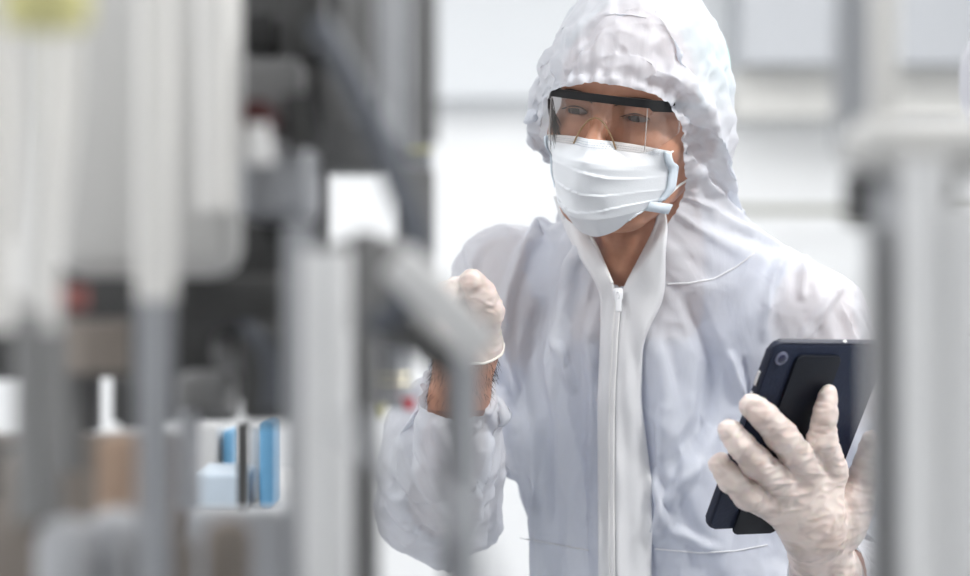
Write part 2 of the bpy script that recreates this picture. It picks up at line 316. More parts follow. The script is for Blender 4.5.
def make_suit():
    """drape the loose coverall over the body with a short cloth run"""
    lo=(-.22,1.9,.88); hi=(.58,2.75,1.82)
    f = torso_field(lo,hi,.008,0.0)
    f.add(f.ell(HC,(.084,.105,.120),HROT),.01)
    f.add(f.cap(P(636,165,.07),P(650,270,.11),.058,.065),.03)
    arms(f)
    bv,bq=f.mesh(); body=link('collider',from_arrays('collider',bv,bq))
    f = torso_field(lo,hi,.006,0.03)
    f.add(f.ell(HC+Vector((-.004,.010,.006)),(.111,.130,.126),HROT),.01)
    f.add(f.cap(P(645,150,.07),P(655,215,.10),.080,.092),.03)
    f.add(f.ell(P(660,262,.11),(.11,.09,.05)),.04)
    f.add(f.cap(J['shL'],P(446,488,.10),.058,.062),.03); f.add(f.cap(P(443,486,.09),P(441,445,0.02),.066,.066),.03); f.add(f.cap(P(441,445,0.02),P(455,398,-.035),.064,.037),.02)
    f.add(f.cap(J['shR'],J['elR'],.057,.065),.03); f.add(f.cap(J['elR'],P(845,578,.0),.066,.06),.03); f.add(f.cap(P(845,578,.0),J['wrR'],.056,.040),.03)
    f.sub(f.cap(P(520,165,-.2),P(520,165,.3),.034,.034),.03)
    v,q=f.mesh()
    x,y=to_px(v)
    OPEN=[(544,102),(553,93),(590,86),(620,89),(650,98),(672,109),(681,140),(683,190),(674,212),(655,228),(620,290),(580,236),(562,200),(555,183),(540,150)]
    face=in_poly(x,y,OPEN)&(v[:,1]<HC.y+.02)
    u=(J['wrL']-J['elL']).normalized(); cut=((v-np.array(J['wrL']-u*.045))@np.array(u)>0)&(np.linalg.norm(v-np.array(J['wrL']),axis=1)<.13)
    u2=(J['wrR']-J['elR']).normalized(); cut2=((v-np.array(J['wrR']-u2*.0))@np.array(u2)>0)&(np.linalg.norm(v-np.array(J['wrR']),axis=1)<.075)&(v[:,1]<FOCUS-.035)
    v,q=cull(v,q,~(face|cut|cut2|(v[:,2]<.90))); v,q=largest(v,q)
    v=smooth_boundary(v,q,14)
    suit=link('coverall',from_arrays('coverall',v,q))
    b=np.unique(boundary(q)); dist=np.full(len(v),1.); pts=v[b]
    for i in range(0,len(v),4000): dist[i:i+4000]=np.sqrt(((v[i:i+4000,None]-pts[None])**2).sum(2).min(1))
    x,y=to_px(v)
    wgt=np.clip(1-dist/.010,0,1); wgt[v[:,2]<.93]=1
    hood=np.clip((200-y)/60,0,1)
    sl=((x<500)|(x>850))
    wgt=np.maximum(wgt,np.where(hood>0,0.10*hood,0)); wgt=np.maximum(wgt,np.where(x<500,.14,np.where(sl,.05,0)))
    vg=suit.vertex_groups.new(name='pin')
    for i in np.nonzero(wgt>0.005)[0]: vg.add([int(i)],float(wgt[i]),'REPLACE')
    sg=suit.vertex_groups.new(name='grow'); gw=np.clip(hood*1.0,0,1); gw[sl]=.45
    for i in np.nonzero(gw>0.005)[0]: sg.add([int(i)],float(gw[i]),'REPLACE')
    body.modifiers.new('c','COLLISION'); body.collision.thickness_outer=.004
    cl=suit.modifiers.new('cloth','CLOTH'); st=cl.settings
    st.quality=5; st.mass=.25; st.tension_stiffness=25; st.compression_stiffness=25; st.shear_stiffness=12; st.bending_stiffness=.6
    st.tension_damping=8; st.compression_damping=8; st.shear_damping=8; st.air_damping=3
    st.vertex_group_mass='pin'; st.pin_stiffness=2
    st.vertex_group_shrink='grow'; st.shrink_min=-.11; st.shrink_max=-.12
    st.effector_weights.gravity=.7
    cl.collision_settings.use_self_collision=False; cl.collision_settings.distance_min=.004
    cl.point_cache.frame_start=1; cl.point_cache.frame_end=60
    for fr in range(1,27): S.frame_set(fr)
    dg=bpy.context.evaluated_depsgraph_get(); me=suit.evaluated_get(dg).to_mesh()
    out=np.array([p.co[:] for p in me.vertices]); fq=np.array([p.vertices[:] for p in me.polygons])
    bpy.data.objects.remove(suit); bpy.data.objects.remove(body); S.frame_set(1)
    return out,fq
SV, SQ = make_suit()
# ================================================================ PERSON
person = thing('person', 'person in white hooded coverall, face mask and safety glasses holding a dark tablet', 'person', (P(680,0,.14).x, P(0,0,.14).y, 0))
HM = Matrix.Translation(HO) @ HROT; HI = HM.inverted()
def hp(x, y, z): return HM @ Vector((x, y, z))
def part(name, me, m, parent=None, smooth=True):
    o = link(name, me, m, None, smooth); p = parent or person; o.parent = p
    o.matrix_parent_inverse = Matrix.Translation(person.location).inverted() if p is person else Matrix.Identity(4)
    return o
def mbpart(mb, name, m, parent=None, smooth=True):
    o = mb.build(name, m, None, smooth=smooth); p = parent or person; o.parent = p
    o.matrix_parent_inverse = Matrix.Translation(person.location).inverted() if p is person else Matrix.Identity(4)
    return o
def xform(v, M): R = np.array(M.to_3x3()); return v @ R.T + np.array(M.translation)
def head_mesh():
    f = Field((-.095, -.135, -.145), (.095, .12, .14), .0015)
    f.D = f.ell((0, .008, .030), (.075, .097, .090))
    A = lambda d, k: f.add(d, k)
    A(f.ell((0, -.028, -.035), (.062, .062, .080)), .03)
    A(f.ell((0, -.045, .035), (.060, .048, .045)), .02)            # forehead
    A(f.ell((0, -.070, -.098), (.026, .022, .020)), .025)           # chin
    for s in (-1, 1):
        A(f.ell((s * .047, -.058, -.030), (.022, .024, .022)), .02)
        A(f.cap((s * .060, .0, -.050), (s * .030, -.062, -.095), .012, .014), .03)
        A(f.cap((s * .012, -.087, .020), (s * .042, -.076, .024), .009, .009), .012)   # brow ridge
        A(f.ell((s * .076, .012, -.012), (.010, .018, .031)), .006)   # ear
        f.sub(f.ell((s * .080, .006, -.010), (.006, .009, .018)), .005)
    for s in (-1, 1): f.sub(f.ell((s * .032, -.104, .001), (.018, .017, .013)), .012)
    A(f.cap((0, -.086, .016), (0, -.112, -.034), .0055, .0105), .014)
    A(f.ell((0, -.110, -.038), (.0125, .012, .010)), .008)
    for s in (-1, 1): A(f.ell((s * .0125, -.099, -.040), (.0075, .011, .0075)), .006); f.sub(f.ell((s * .006, -.106, -.0475), (.0035, .005, .004)), .002)
    for z, r in ((-.066, .0055), (-.074, .0065)):                   # lips
        A(f.cap((-.018, -.083, z + .002), (0, -.093, z), r * .7, r), .004); A(f.cap((.018, -.083, z + .002), (0, -.093, z), r * .7, r), .004)
    for s in (-1, 1):
        e = (s * .032, -.0745, 0)
        A(f.ell(e, (.0150, .0142, .0135)), .006)
        f.sub(f.ell((e[0], e[1] - .013, -.0022), (.0130, .012, .0029)), .0015)
        A(f.cap((e[0] - .013, e[1] - .0075, .0062), (e[0] + .013, e[1] - .0072, .0058), .0018, .0018), .003)
    v, q = f.mesh(); v = xform(v, HM); return v, q
def fine_neck():
    f = Field((P(560,0,0).x, 2.22, P(0,340,.1).z), (P(730,0,0).x, 2.52, P(0,110,.1).z), .003)
    f.D = f.cap(P(640,150,.075), P(648,262,.10), .056, .060)
    f.add(f.ell(P(650,325,.13), (.085, .075, .050)), .04)
    f.add(f.cap(P(618,262,.055), P(648,190,.035), .010, .010), .03); f.add(f.cap(P(622,262,.055), P(605,200,.04), .009, .009), .03)
    f.add(f.ell(P(617,228,.028), (.013, .014, .016)), .02)
    return f.mesh()
# one grid of fingers: chains of tapered capsules
PLD0 = -.135
def pl(x, y): return PLD0 + .59 * (x - 812) / 1000 + .64 * (y - 437) / 1000   # depth of the tablet's back
def W(x, y, off): return P(x, y, pl(x, y) - off - .014)
def chain(f, pts, rs, k=.004):
    d = None
    for i in range(len(pts) - 1):
        e = f.cap(pts[i], pts[i + 1], rs[i], rs[i + 1])
        d = e if d is None else np.minimum(d, e) - .0006 * (np.abs(d - e) < .002)
    f.add(d, k)
r_ = Vector((.85, .51, -.02)).normalized(); u_ = Vector((.265, -.405, .875)); u_ = (u_ - r_ * u_.dot(r_)).normalized(); n_ = u_.cross(r_).normalized()
if n_.y > 0: n_ = -n_                                     # n_ leaves the back, towards the camera side
C_ = P(798, 437, pl(798, 437)); TM = Matrix((( r_.x, u_.x, n_.x, C_.x), (r_.y, u_.y, n_.y, C_.y), (r_.z, u_.z, n_.z, C_.z), (0, 0, 0, 1)))
TI = np.array(TM.inverted())
def rest_on_tablet(v, top):
    """press the fingertips and palm flat against the tablet's back instead of through it"""
    l = v @ TI[:3, :3].T + TI[:3, 3]; m_ = (np.abs(l[:, 0]) < .073) & (np.abs(l[:, 1]) < .110) & (l[:, 2] < top) & (l[:, 2] > -.03)
    l[m_, 2] = top; T = np.array(TM); return np.where(m_[:, None], l @ T[:3, :3].T + T[:3, 3], v)
def hand_right(h, grow=0.0):
    f = Field(np.array(W(812,500,0)) - (.115, .15, .115), np.array(W(812,500,0)) + (.09, .12, .125), h)
    g = grow
    wr = J['wrR']
    f.D = f.cap(P(845,600,.0), wr, .030 + g, .026 + g)
    f.add(f.cap(wr, W(810,520,.030), .027 + g, .026 + g), .02)
    for m, r in ((W(829,470,.022), .0125), (W(806,470,.026), .013), (W(787,486,.025), .0125), (W(774,506,.022), .0115)):
        f.add(f.cap(W(815,530,.032), m, .020 + g, r + g), .012)
    F = [([W(832,472,.022), W(822,440,.026), W(825,415,.018), W(828,394,.004)], [.0120, .0100, .0080, .0052]),
         ([W(806,466,.026), W(781,435,.030), W(763,415,.022), W(752,406,.006)], [.0122, .0104, .0092, .0080]),
         ([W(785,486,.025), W(756,462,.030), W(740,444,.022), W(730,431,.006)], [.0116, .0100, .0088, .0076]),
         ([W(776,508,.022), W(748,495,.027), W(731,480,.020), W(720,464,.006)], [.0108, .0094, .0084, .0073]),
         ([W(838,530,.020), W(856,498,.016), W(868,470,.012), W(874,444,.006)], [.0190, .0145, .0120, .0100])]
    for pts, rs in F:
        # knuckles swell a little
        chain(f, pts, [r + g for r in rs], .004)
        f.add(f.ell(pts[1], [rs[1] + g + .0008] * 3), .003)
    f.add(f.ell(W(842,515,.018), (.020 + g, .018 + g, .026 + g)), .014)
    return f.mesh()
def hand_left(h, grow=0.0):
    f = Field(np.array(P(465,314,-.06)) - (.075, .10, .095), np.array(P(465,314,-.06)) + (.065, .09, .10), h); g = grow
    wr = J['wrL']
    f.D = f.cap(P(459,400,-.03), wr, .032 + g, .028 + g)
    f.add(f.cap(wr, P(467,321,-.07), .028 + g, .026 + g), .02)
    kn = [P(469,302,-.055), P(456,297,-.075), P(448,300,-.095), P(444,309,-.112)]
    dn = Vector((.002, .0, -.015)); kn = [m + dn for m in kn]
    for m in kn: f.add(f.cap(P(467,328,-.07), m, .019 + g, .0125 + g), .012)
    F = [([kn[0], P(461,275,-.085)+dn, P(453,274,-.108)+dn, P(442,281,-.122)+dn], [0.0113, 0.0095, 0.0086, 0.0072]),
         ([kn[1], P(444,281,-.105)+dn, P(435,289,-.122)+dn, P(433,302,-.126)+dn], [0.0113, 0.0095, 0.0086, 0.0072]),
         ([kn[2], P(433,297,-.125)+dn, P(430,309,-.136)+dn, P(437,319,-.130)+dn], [0.0108, 0.0090, 0.0081, 0.0070]),
         ([kn[3], P(432,318,-.138)+dn, P(433,330,-.140)+dn, P(443,334,-.130)+dn], [0.0099, 0.0083, 0.0077, 0.0067]),
         ([P(479,335,-.075), P(487,311,-.095), P(481,294,-.108), P(472,282,-.116)], [0.0153, 0.0121, 0.0106, 0.0088])]
    for pts, rs in F:
        chain(f, pts, [r + g for r in rs], .004); f.add(f.ell(pts[1], [rs[1] + g + .0008] * 3), .003)
    return f.mesh()
# --- skin
M_SKIN = noisy(mat('skin', (.5, .26, .17), .42, Subsurface_Weight=.18, Subsurface_Scale=.006), 55, .22, (.40, .185, .115), (.53, .275, .18), .12)
M_SKIN.node_tree.nodes['Principled BSDF'].inputs['Subsurface Radius'].default_value = (1, .35, .2)
def merged(parts, name):
    vs, qs, o = [], [], 0
    for v, q in parts: vs.append(v); qs.append(q + o); o += len(v)
    return from_arrays(name, np.concatenate(vs), np.concatenate(qs))
def torso_core():
    f = torso_field((-.22, 1.9, .80), (.58, 2.75, 1.62), .010, -.024)
    arms(f)
    
    return f.mesh()
def legs_core():
    f = Field((-.1, 2.1, .02), (.45, 2.75, .92), .012)
    for x in (-.065, .065):
        f.add(f.cap((person.location.x + x, 2.43, .90), (person.location.x + x * 1.5, 2.42, .48), .068, .055), .04)
        f.add(f.cap((person.location.x + x * 1.5, 2.42, .48), (person.location.x + x * 1.7, 2.44, .09), .056, .040), .02)
    return f.mesh()
body = part('body', merged([head_mesh(), fine_neck(), torso_core(), legs_core(), (lambda r: (rest_on_tablet(r[0], .0062), r[1]))(hand_right(.0018, -.0004)), hand_left(.0018, -.0004)], 'body'), M_SKIN)
# --- eyes
M_EYE = mat('eye_white', (.31, .27, .26), .15); M_IRIS = mat('iris', (.045, .028, .02), .12)
for s in (-1, 1):
    b = bmesh.new(); bmesh.ops.create_uvsphere(b, u_segments=48, v_segments=32, radius=.0126)
    gaze = Vector((-.30 if s > 0 else -.24, -.90, -.22)).normalized()
    for v in b.verts: v.co = Vector(v.co)
    me = bpy.data.meshes.new('eye'); R = gaze.to_track_quat('Z', 'Y').to_matrix().to_4x4()
    bmesh.ops.transform(b, matrix=HM @ Matrix.Translation((s * .032, -.0745, 0)) @ R, verts=b.verts)
    c = HM @ Vector((s * .032, -.0745, 0)); gd = (HM.to_3x3() @ gaze)
    for f_ in b.faces: f_.material_index = 1 if (f_.calc_center_median() - c).normalized().dot(gd) > math.cos(math.radians(33)) else 0
    b.to_mesh(me); b.free(); o = part('eye', me, M_EYE); me.materials.append(M_IRIS)
# --- brows, lashes and the wisp of hair at the temple: tapered strands
M_HAIR = mat('dark_hair', (.022, .014, .010), .55)
def strand(mb, a, b, c, r):
    n = 6; pts = [(a * (1 - t) ** 2 + b * 2 * t * (1 - t) + c * t * t) for t in [i / (n - 1) for i in range(n)]]
    mb.tube(pts, [r * (1 - .8 * i / (n - 1)) for i in range(n)], 5)
bvh_head = BVHTree.FromPolygons([tuple(p) for p in body.data.vertices and [v.co[:] for v in body.data.vertices]], [p.vertices[:] for p in body.data.polygons])
def on_face(x, z, lift=.0006):
    o_ = hp(x, -.2, z); d_ = (hp(x, 0, z) - o_).normalized(); h_ = bvh_head.ray_cast(o_, d_)[0]
    return (h_ if h_ is not None else hp(x, -.09, z)) - d_ * lift
for s in (-1, 1):
    mb = MB()
    for i in range(240):
        u = random.random(); x = .011 + .042 * u; z = .0112 + .0055 * math.sin(u * 2.4) - .006 * max(0, u - .7) * 3 + random.uniform(-.0034, .0034) * (1 - .6 * u)
        a = on_face(s * x, z); c = on_face(s * (x + .006 + .003 * random.random()), z + .0035 * (1 - 1.6 * u), .0016)
        strand(mb, a, (a + c) / 2 + (HM.to_3x3() @ Vector((0, -.0009, .0004))), c, .00042)
    mbpart(mb, 'eyebrow', M_HAIR)
    mb = MB()
    for i in range(46):
        t = i / 45; x = s * .032 - .0125 + .025 * t; zz = .0022 - .0040 * (2 * t - 1) ** 2
        a = on_face(x, zz + .0012, .0002); dirx = (t - .5) * .006
        strand(mb, a, a + HM.to_3x3() @ Vector((dirx * .5, -.003, -.0010)), a + HM.to_3x3() @ Vector((dirx, -.0055, -.0012)), .00028)
    mbpart(mb, 'eyelashes', M_HAIR)
mb = MB()
for i in range(46):
    a = P(550 + random.uniform(-2, 3), 104 + random.uniform(-6, 6), -.005 + random.uniform(-.006, .006)); e = P(552 + random.uniform(-4, 4) + (6 if i % 5 else 0), 132 + random.uniform(-8, 22), -.012)
    strand(mb, a, (a + e) / 2 + Vector((random.uniform(-.004, .001), 0, 0)), e, .00055)
mbpart(mb, 'hair', M_HAIR)
# ================================================================ CLOTHING
def ramp_mix(m, amount, color=(1, 1, 1)):
    """thin fabric: a share of the light passes straight through, a share is scattered through"""
    nt = m.node_tree; b = nt.nodes['Principled BSDF']; out = nt.nodes['Material Output']
    tr = nt.nodes.new('ShaderNodeBsdfTranslucent'); tr.inputs[0].default_value = (*color, 1)
    tp = nt.nodes.new('ShaderNodeBsdfTransparent')
    m1 = nt.nodes.new('ShaderNodeMixShader'); m1.inputs[0].default_value = .28; m2 = nt.nodes.new('ShaderNodeMixShader'); m2.inputs[0].default_value = amount
    nt.links.new(b.outputs[0], m1.inputs[1]); nt.links.new(tr.outputs[0], m1.inputs[2]); nt.links.new(m1.outputs[0], m2.inputs[1]); nt.links.new(tp.outputs[0], m2.inputs[2]); nt.links.new(m2.outputs[0], out.inputs[0])
    return m
def fabric_bump(m, s1, st1, dist=.004, weave=900):
    nt = m.node_tree; b = nt.nodes['Principled BSDF']; tc = nt.nodes.new('ShaderNodeTexCoord')
    mp = nt.nodes.new('ShaderNodeMapping'); mp.inputs['Scale'].default_value = (1, 1, .45)
    n0 = nt.nodes.new('ShaderNodeTexNoise'); n0.inputs['Scale'].default_value = s1 * .6; n0.inputs['Detail'].default_value = 2
    ad = nt.nodes.new('ShaderNodeMixRGB'); ad.blend_type = 'ADD'; ad.inputs[0].default_value = .035
    v = nt.nodes.new('ShaderNodeTexNoise'); v.noise_type = 'RIDGED_MULTIFRACTAL'; v.inputs['Scale'].default_value = s1; v.inputs['Detail'].default_value = 2.5; v.inputs['Lacunarity'].default_value = 2.2; v.inputs['Distortion'].default_value = .3
    n = nt.nodes.new('ShaderNodeTexNoise'); n.inputs['Scale'].default_value = s1 * 1.4; n.inputs['Detail'].default_value = 3; n.inputs['Distortion'].default_value = .8
    w_ = nt.nodes.new('ShaderNodeTexNoise'); w_.inputs['Scale'].default_value = weave; w_.inputs['Detail'].default_value = 1
    a1 = nt.nodes.new('ShaderNodeMath'); a1.operation = 'ADD'
    b1 = nt.nodes.new('ShaderNodeBump'); b1.inputs['Strength'].default_value = st1; b1.inputs['Distance'].default_value = dist
    b2 = nt.nodes.new('ShaderNodeBump'); b2.inputs['Strength'].default_value = .25; b2.inputs['Distance'].default_value = .0006
    L = nt.links.new
    L(tc.outputs['Object'], mp.inputs[0]); L(mp.outputs[0], n0.inputs['Vector']); L(mp.outputs[0], ad.inputs[1]); L(n0.outputs['Color'], ad.inputs[2]); L(ad.outputs[0], v.inputs['Vector']); L(ad.outputs[0], n.inputs['Vector'])
    L(v.outputs[0], a1.inputs[0]); L(n.outputs['Fac'], a1.inputs[1]); L(a1.outputs[0], b1.inputs['Height'])
    L(tc.outputs['Object'], w_.inputs['Vector']); L(w_.outputs['Fac'], b2.inputs['Height']); L(b1.outputs[0], b2.inputs['Normal']); L(b2.outputs[0], b.inputs['Normal'])
    return m
M_SUIT = fabric_bump(ramp_mix(mat('spunbond_fabric', (.74, .765, .825), .5), .17, (.84, .87, .93)), 15, .9)
M_SUIT2 = fabric_bump(ramp_mix(mat('spunbond_double_layer', (.86, .865, .885), .5), .04, (.9, .9, .92)), 20, .25)
M_SCRUB = mat('blue_scrub', (.36, .43, .66), .8)
M_CAP = mat('mint_cap', (.45, .66, .60), .8)
def vnormals(v, q):
    n = np.zeros_like(v); a = np.cross(v[q[:, 2]] - v[q[:, 0]], v[q[:, 3]] - v[q[:, 1]])
    for i in range(4): np.add.at(n, q[:, i], a)
    return n / (np.linalg.norm(n, axis=1)[:, None] + 1e-12)
from mathutils import noise as mn
def finish_suit(v, q):
    # one level of subdivision first so the fine folds have vertices
    o = link('tmp', from_arrays('tmp', v, q)); o.modifiers.new('s', 'SUBSURF').levels = 1
    me = o.evaluated_get(bpy.context.evaluated_depsgraph_get()).to_mesh()
    v = np.array([p.co[:] for p in me.vertices]); q = np.array([p.vertices[:] for p in me.polygons]); bpy.data.objects.remove(o)
    n = vnormals(v, q); x, y = to_px(v); d = np.zeros(len(v)); front = n[:, 1] < .3
    # authored folds: (points in the picture plane, half width m, height m); they only touch cloth that faces the room side
    STK = [([(548, 214), (522, 255), (505, 300), (498, 345)], .012, .006), ([(580, 245), (562, 290), (556, 340), (574, 390)], .010, .004), ([(596, 305), (590, 340), (597, 400), (594, 480), (600, 576)], .012, .004),
           ([(470, 245), (478, 300), (500, 350), (512, 400)], .010, .004), ([(536, 300), (530, 360), (545, 430), (540, 530)], .016, -.007), ([(784, 252), (770, 290), (764, 340)], .009, .004), ([(806, 255), (802, 300)], .008, .003),
           ([(842, 285), (815, 320), (798, 350)], .010, .005), ([(728, 352), (738, 380), (748, 402)], .006, .005), ([(745, 358), (750, 385), (746, 402)], .005, -.004), ([(690, 300), (712, 360), (705, 420), (670, 470)], .018, -.006),
           ([(700, 460), (672, 500), (655, 540)], .012, .005), ([(653, 470), (672, 530), (720, 552)], .010, .004), ([(655, 330), (668, 400), (662, 480), (655, 560)], .014, .004),
           ([(400, 440), (425, 490), (450, 520)], .012, .005), ([(440, 420), (455, 470), (480, 500)], .010, .005), ([(500, 400), (480, 450), (470, 520)], .012, .006), ([(385, 470), (410, 520), (445, 545)], .010, -.004), ([(425, 410), (420, 450), (440, 500)], .006, .004)]
    for pts, wd, h in STK:
        h *= 2.1
        best = np.full(len(v), 1e9); m = np.zeros(len(v))
        for (xa, ya), (xb, yb) in zip(pts, pts[1:]):
            dx, dy = xb - xa, yb - ya; t = np.clip(((x - xa) * dx + (y - ya) * dy) / (dx * dx + dy * dy), 0, 1)
            best = np.minimum(best, np.hypot(x - xa - t * dx, y - ya - t * dy))
        (xa, ya), (xb, yb) = pts[0], pts[-1]; L_ = math.hypot(xb - xa, yb - ya); t = ((x - xa) * (xb - xa) + (y - ya) * (yb - ya)) / L_ ** 2
        e = np.clip(t / .15 + .3, 0, 1) * np.clip((1 - t) / .15 + .3, 0, 1)
        r = best / (wd * 1000 * .75); d += np.where(front & (v[:, 1] < FOCUS + .2), h * np.maximum(0, 1 - r) ** 1.3 * (1 + r), 0) * e
    # gathers along the elastic of the face opening and the cuff
    b = np.unique(boundary(q)); bp = v[b]; dist = np.full(len(v), 1.); near = np.zeros(len(v), int)
    for i in range(0, len(v), 3000):
        dd = ((v[i:i + 3000, None] - bp[None]) ** 2).sum(2); near[i:i + 3000] = dd.argmin(1); dist[i:i + 3000] = np.sqrt(dd.min(1))
    nx, ny = x[b][near], y[b][near]; ang = np.arctan2(ny - 160, nx - 615)
    face = (ny < 215) & (nx > 520)
    g = np.sin(ang * 23 + 2 * np.sin(ang * 7)) * .6 + np.sin(ang * 53 + 1.3 * np.sin(ang * 11)) * .4
    d += np.where(face, .0055 * g * np.exp(-dist / .042) * np.clip(dist / .004, .25, 1), 0)
    ca = np.arctan2(v[:, 1] - J['wrL'].y, v[:, 0] - J['wrL'].x); cuff = (ny > 340) & (nx < 520) & (ny < 470)
    d += np.where(cuff, .0035 * np.sin(ca * 17 + 2 * np.sin(ca * 5)) * np.exp(-dist / .030), 0)
    # crumples
    hood = np.clip((225 - y) / 60, 0, 1); arm = ((x < 505) | (x > 850)).astype(float)
    hl = xform(v, HI); phi = np.arctan2(hl[:, 2] + .01, hl[:, 0]); th = np.arctan2(np.hypot(hl[:, 0], hl[:, 2] + .01), -hl[:, 1])
    for i in range(len(v)):
        p = v[i]; k = hood[i]
        if k > .01:
            cp, sp = math.cos(phi[i]), math.sin(phi[i]); w1 = mn.noise(Vector(p * 7)) * .9
            e = (1 - abs(mn.noise(Vector((cp * 1.9 + w1, sp * 1.9 + 4, th[i] * 1.1 + w1)))) * 2.4) * .0036 + (1 - abs(mn.noise(Vector((cp * 6.5 + w1, sp * 6.5, th[i] * 3.2 - w1)))) * 2.4) * .0015
            d[i] += k * (e - .0045) * min(1, dist[i] / .02 + .3)
        a = 1 - abs(mn.noise(Vector((p[0] * 17 + 3, p[1] * 17, p[2] * (8 if k < .5 else 14) + mn.noise(Vector(p * 9)) * 1.2)))) * 2.2
        c = 1 - abs(mn.noise(Vector((p[0] * 38, p[1] * 38 + 5, p[2] * 26 + mn.noise(Vector(p * 20)) * .8)))) * 2.2
        d[i] += (.0052 - .0034 * k + .001 * arm[i]) * (a - .5) * min(1, dist[i] / .02 + .2) + (.0020 - .0008 * k + .0012 * arm[i]) * (c - .5)
    v = v + n * d[:, None]
    v = laplacian(v, q, 2, .5, mask=.35 + .35 * hood)
    return v, q
SV2, SQ2 = finish_suit(SV, SQ)
coverall = part('coverall', from_arrays('coverall', SV2, SQ2), M_SUIT)
bvh = BVHTree.FromPolygons([tuple(p) for p in SV2], [tuple(p) for p in SQ2])
# trousers of the coverall, shoe covers, the scrub shirt and the cap under the hood
f = Field((-.12, 2.08, .03), (.52, 2.80, 1.02), .012); px_ = person.location.x
f.D = f.ell(P(686,750,.14), (.165, .130, .22), YAW)
for s in (-1, 1): f.add(f.cap((px_ + s * .075, 2.43, .85), (px_ + s * .10, 2.42, .45), .105, .085), .05); f.add(f.cap((px_ + s * .10, 2.42, .45), (px_ + s * .115, 2.43, .12), .085, .062), .03)
v, q = f.mesh(); nn = vnormals(v, q); v = v + nn * np.array([[.006 * mn.noise(Vector(p * 9))] for p in v]); v, q = cull(v, q, v[:, 2] < .945)
part('trousers', from_arrays('trousers', v, q), M_SUIT)
for s in (-1, 1):
    f = Field((px_ + s * .115 - .08, 2.15, -.01), (px_ + s * .115 + .08, 2.55, .18), .006)
    f.D = f.ell((px_ + s * .118, 2.33, .045), (.050, .135, .042)); f.add(f.cap((px_ + s * .115, 2.43, .15), (px_ + s * .116, 2.42, .05), .058, .050), .03); f.D = np.maximum(f.D, .002 - f.Z)
    v, q = f.mesh(); part('shoe_cover', from_arrays('shoe_cover', v, q), M_SUIT2)
f = torso_field((-.22, 1.9, .95), (.58, 2.75, 1.60), .008, -.014)
for s in 'LR': f.add(f.cap(J['sh' + s], J['sh' + s].lerp(J['el' + s], .70), .044, .044), .02)
f.sub(f.ell(P(622,240,.02), (.050, .12, .062)), .01)
v, q = f.mesh(); part('scrub_shirt', from_arrays('scrub_shirt', v, q), M_SCRUB)
f = Field((-.1, -.1, -.06), (.1, .13, .15), .005); f.D = f.ell((0, .024, .040), (.083, .098, .084)); f.D = np.maximum(f.D, -(f.Z + .02))
v, q = f.mesh(); part('cap', from_arrays('cap', xform(v, HM), q), M_CAP)
# --- zip placket and collar facing, laid on the coverall
def lay(x, y, lift, prev=None):
    o_ = Vector((0, 0, CAMZ)); d_ = (P(x, y) - o_).normalized(); h_, n_, _, _ = bvh.ray_cast(o_ + d_ * 1.9, d_, .75)
    if h_ is None or (prev is not None and h_.y > prev.y + .045): h_ = (o_ + d_ * (prev - o_).length) if prev is not None else P(x, y, .03)
    return h_ - d_ * lift
def interp(tab, y):
    for (y0, a), (y1, b_) in zip(tab, tab[1:]):
        if y <= y1: t = (y - y0) / (y1 - y0); return a + (b_ - a) * t
    return tab[-1][1]
def facing(name, ltab, rtab, ys, lift):
    vs = []; nc = 16
    pts = np.zeros((len(ys), nc, 3)); prev = None
    for i, y in list(enumerate(ys))[::-1]:
        xl, xr = interp(ltab, y), interp(rtab, y)
        for j in range(nc):
            x = xl + (xr - xl) * j / (nc - 1); q_ = lay(x, y, 0, prev); pts[i, j] = q_; prev = Vector(q_)
        prev = Vector(pts[i, 0])
    for _ in range(5):
        p2 = pts.copy(); p2[1:-1] = (pts[:-2] + pts[1:-1] * 2 + pts[2:]) / 4; pts = p2; p2 = pts.copy(); p2[:, 1:-1] = (pts[:, :-2] + pts[:, 1:-1] * 2 + pts[:, 2:]) / 4; pts = p2
    view = pts - np.array([0, 0, CAMZ]); view /= np.linalg.norm(view, axis=2)[..., None]
    edge = np.minimum(np.arange(nc), np.arange(nc)[::-1])[None, :, None]
    pts = pts - view * (lift * np.minimum(1, .45 + edge * .4))
    V = pts.reshape(-1, 3); F = np.array([(i * nc + j, i * nc + j + 1, (i + 1) * nc + j + 1, (i + 1) * nc + j) for i in range(len(ys) - 1) for j in range(nc - 1)])
    o = part(name, from_arrays(name, V, F[:, ::-1]), M_SUIT2)
    m_ = o.modifiers.new('t', 'SOLIDIFY'); m_.thickness = .0008; m_ = o.modifiers.new('s', 'SUBSURF'); m_.levels = m_.render_levels = 1
    return o
ys = list(range(204, 780, 5))
facing('placket', [(204, 659), (228, 654), (292, 620), (330, 616), (400, 613), (480, 612), (606, 613)], [(204, 664), (225, 669), (250, 666), (285, 666), (305, 663), (322, 652), (345, 643), (400, 642), (480, 652), (606, 652)], ys, .010)
ys = list(range(196, 780, 5))
facing('placket', [(196, 553), (220, 560), (250, 574), (290, 600), (330, 600), (400, 597), (606, 598)], [(196, 566), (215, 578), (236, 594), (292, 617.5), (330, 614), (400, 610), (606, 611)], ys, .007)
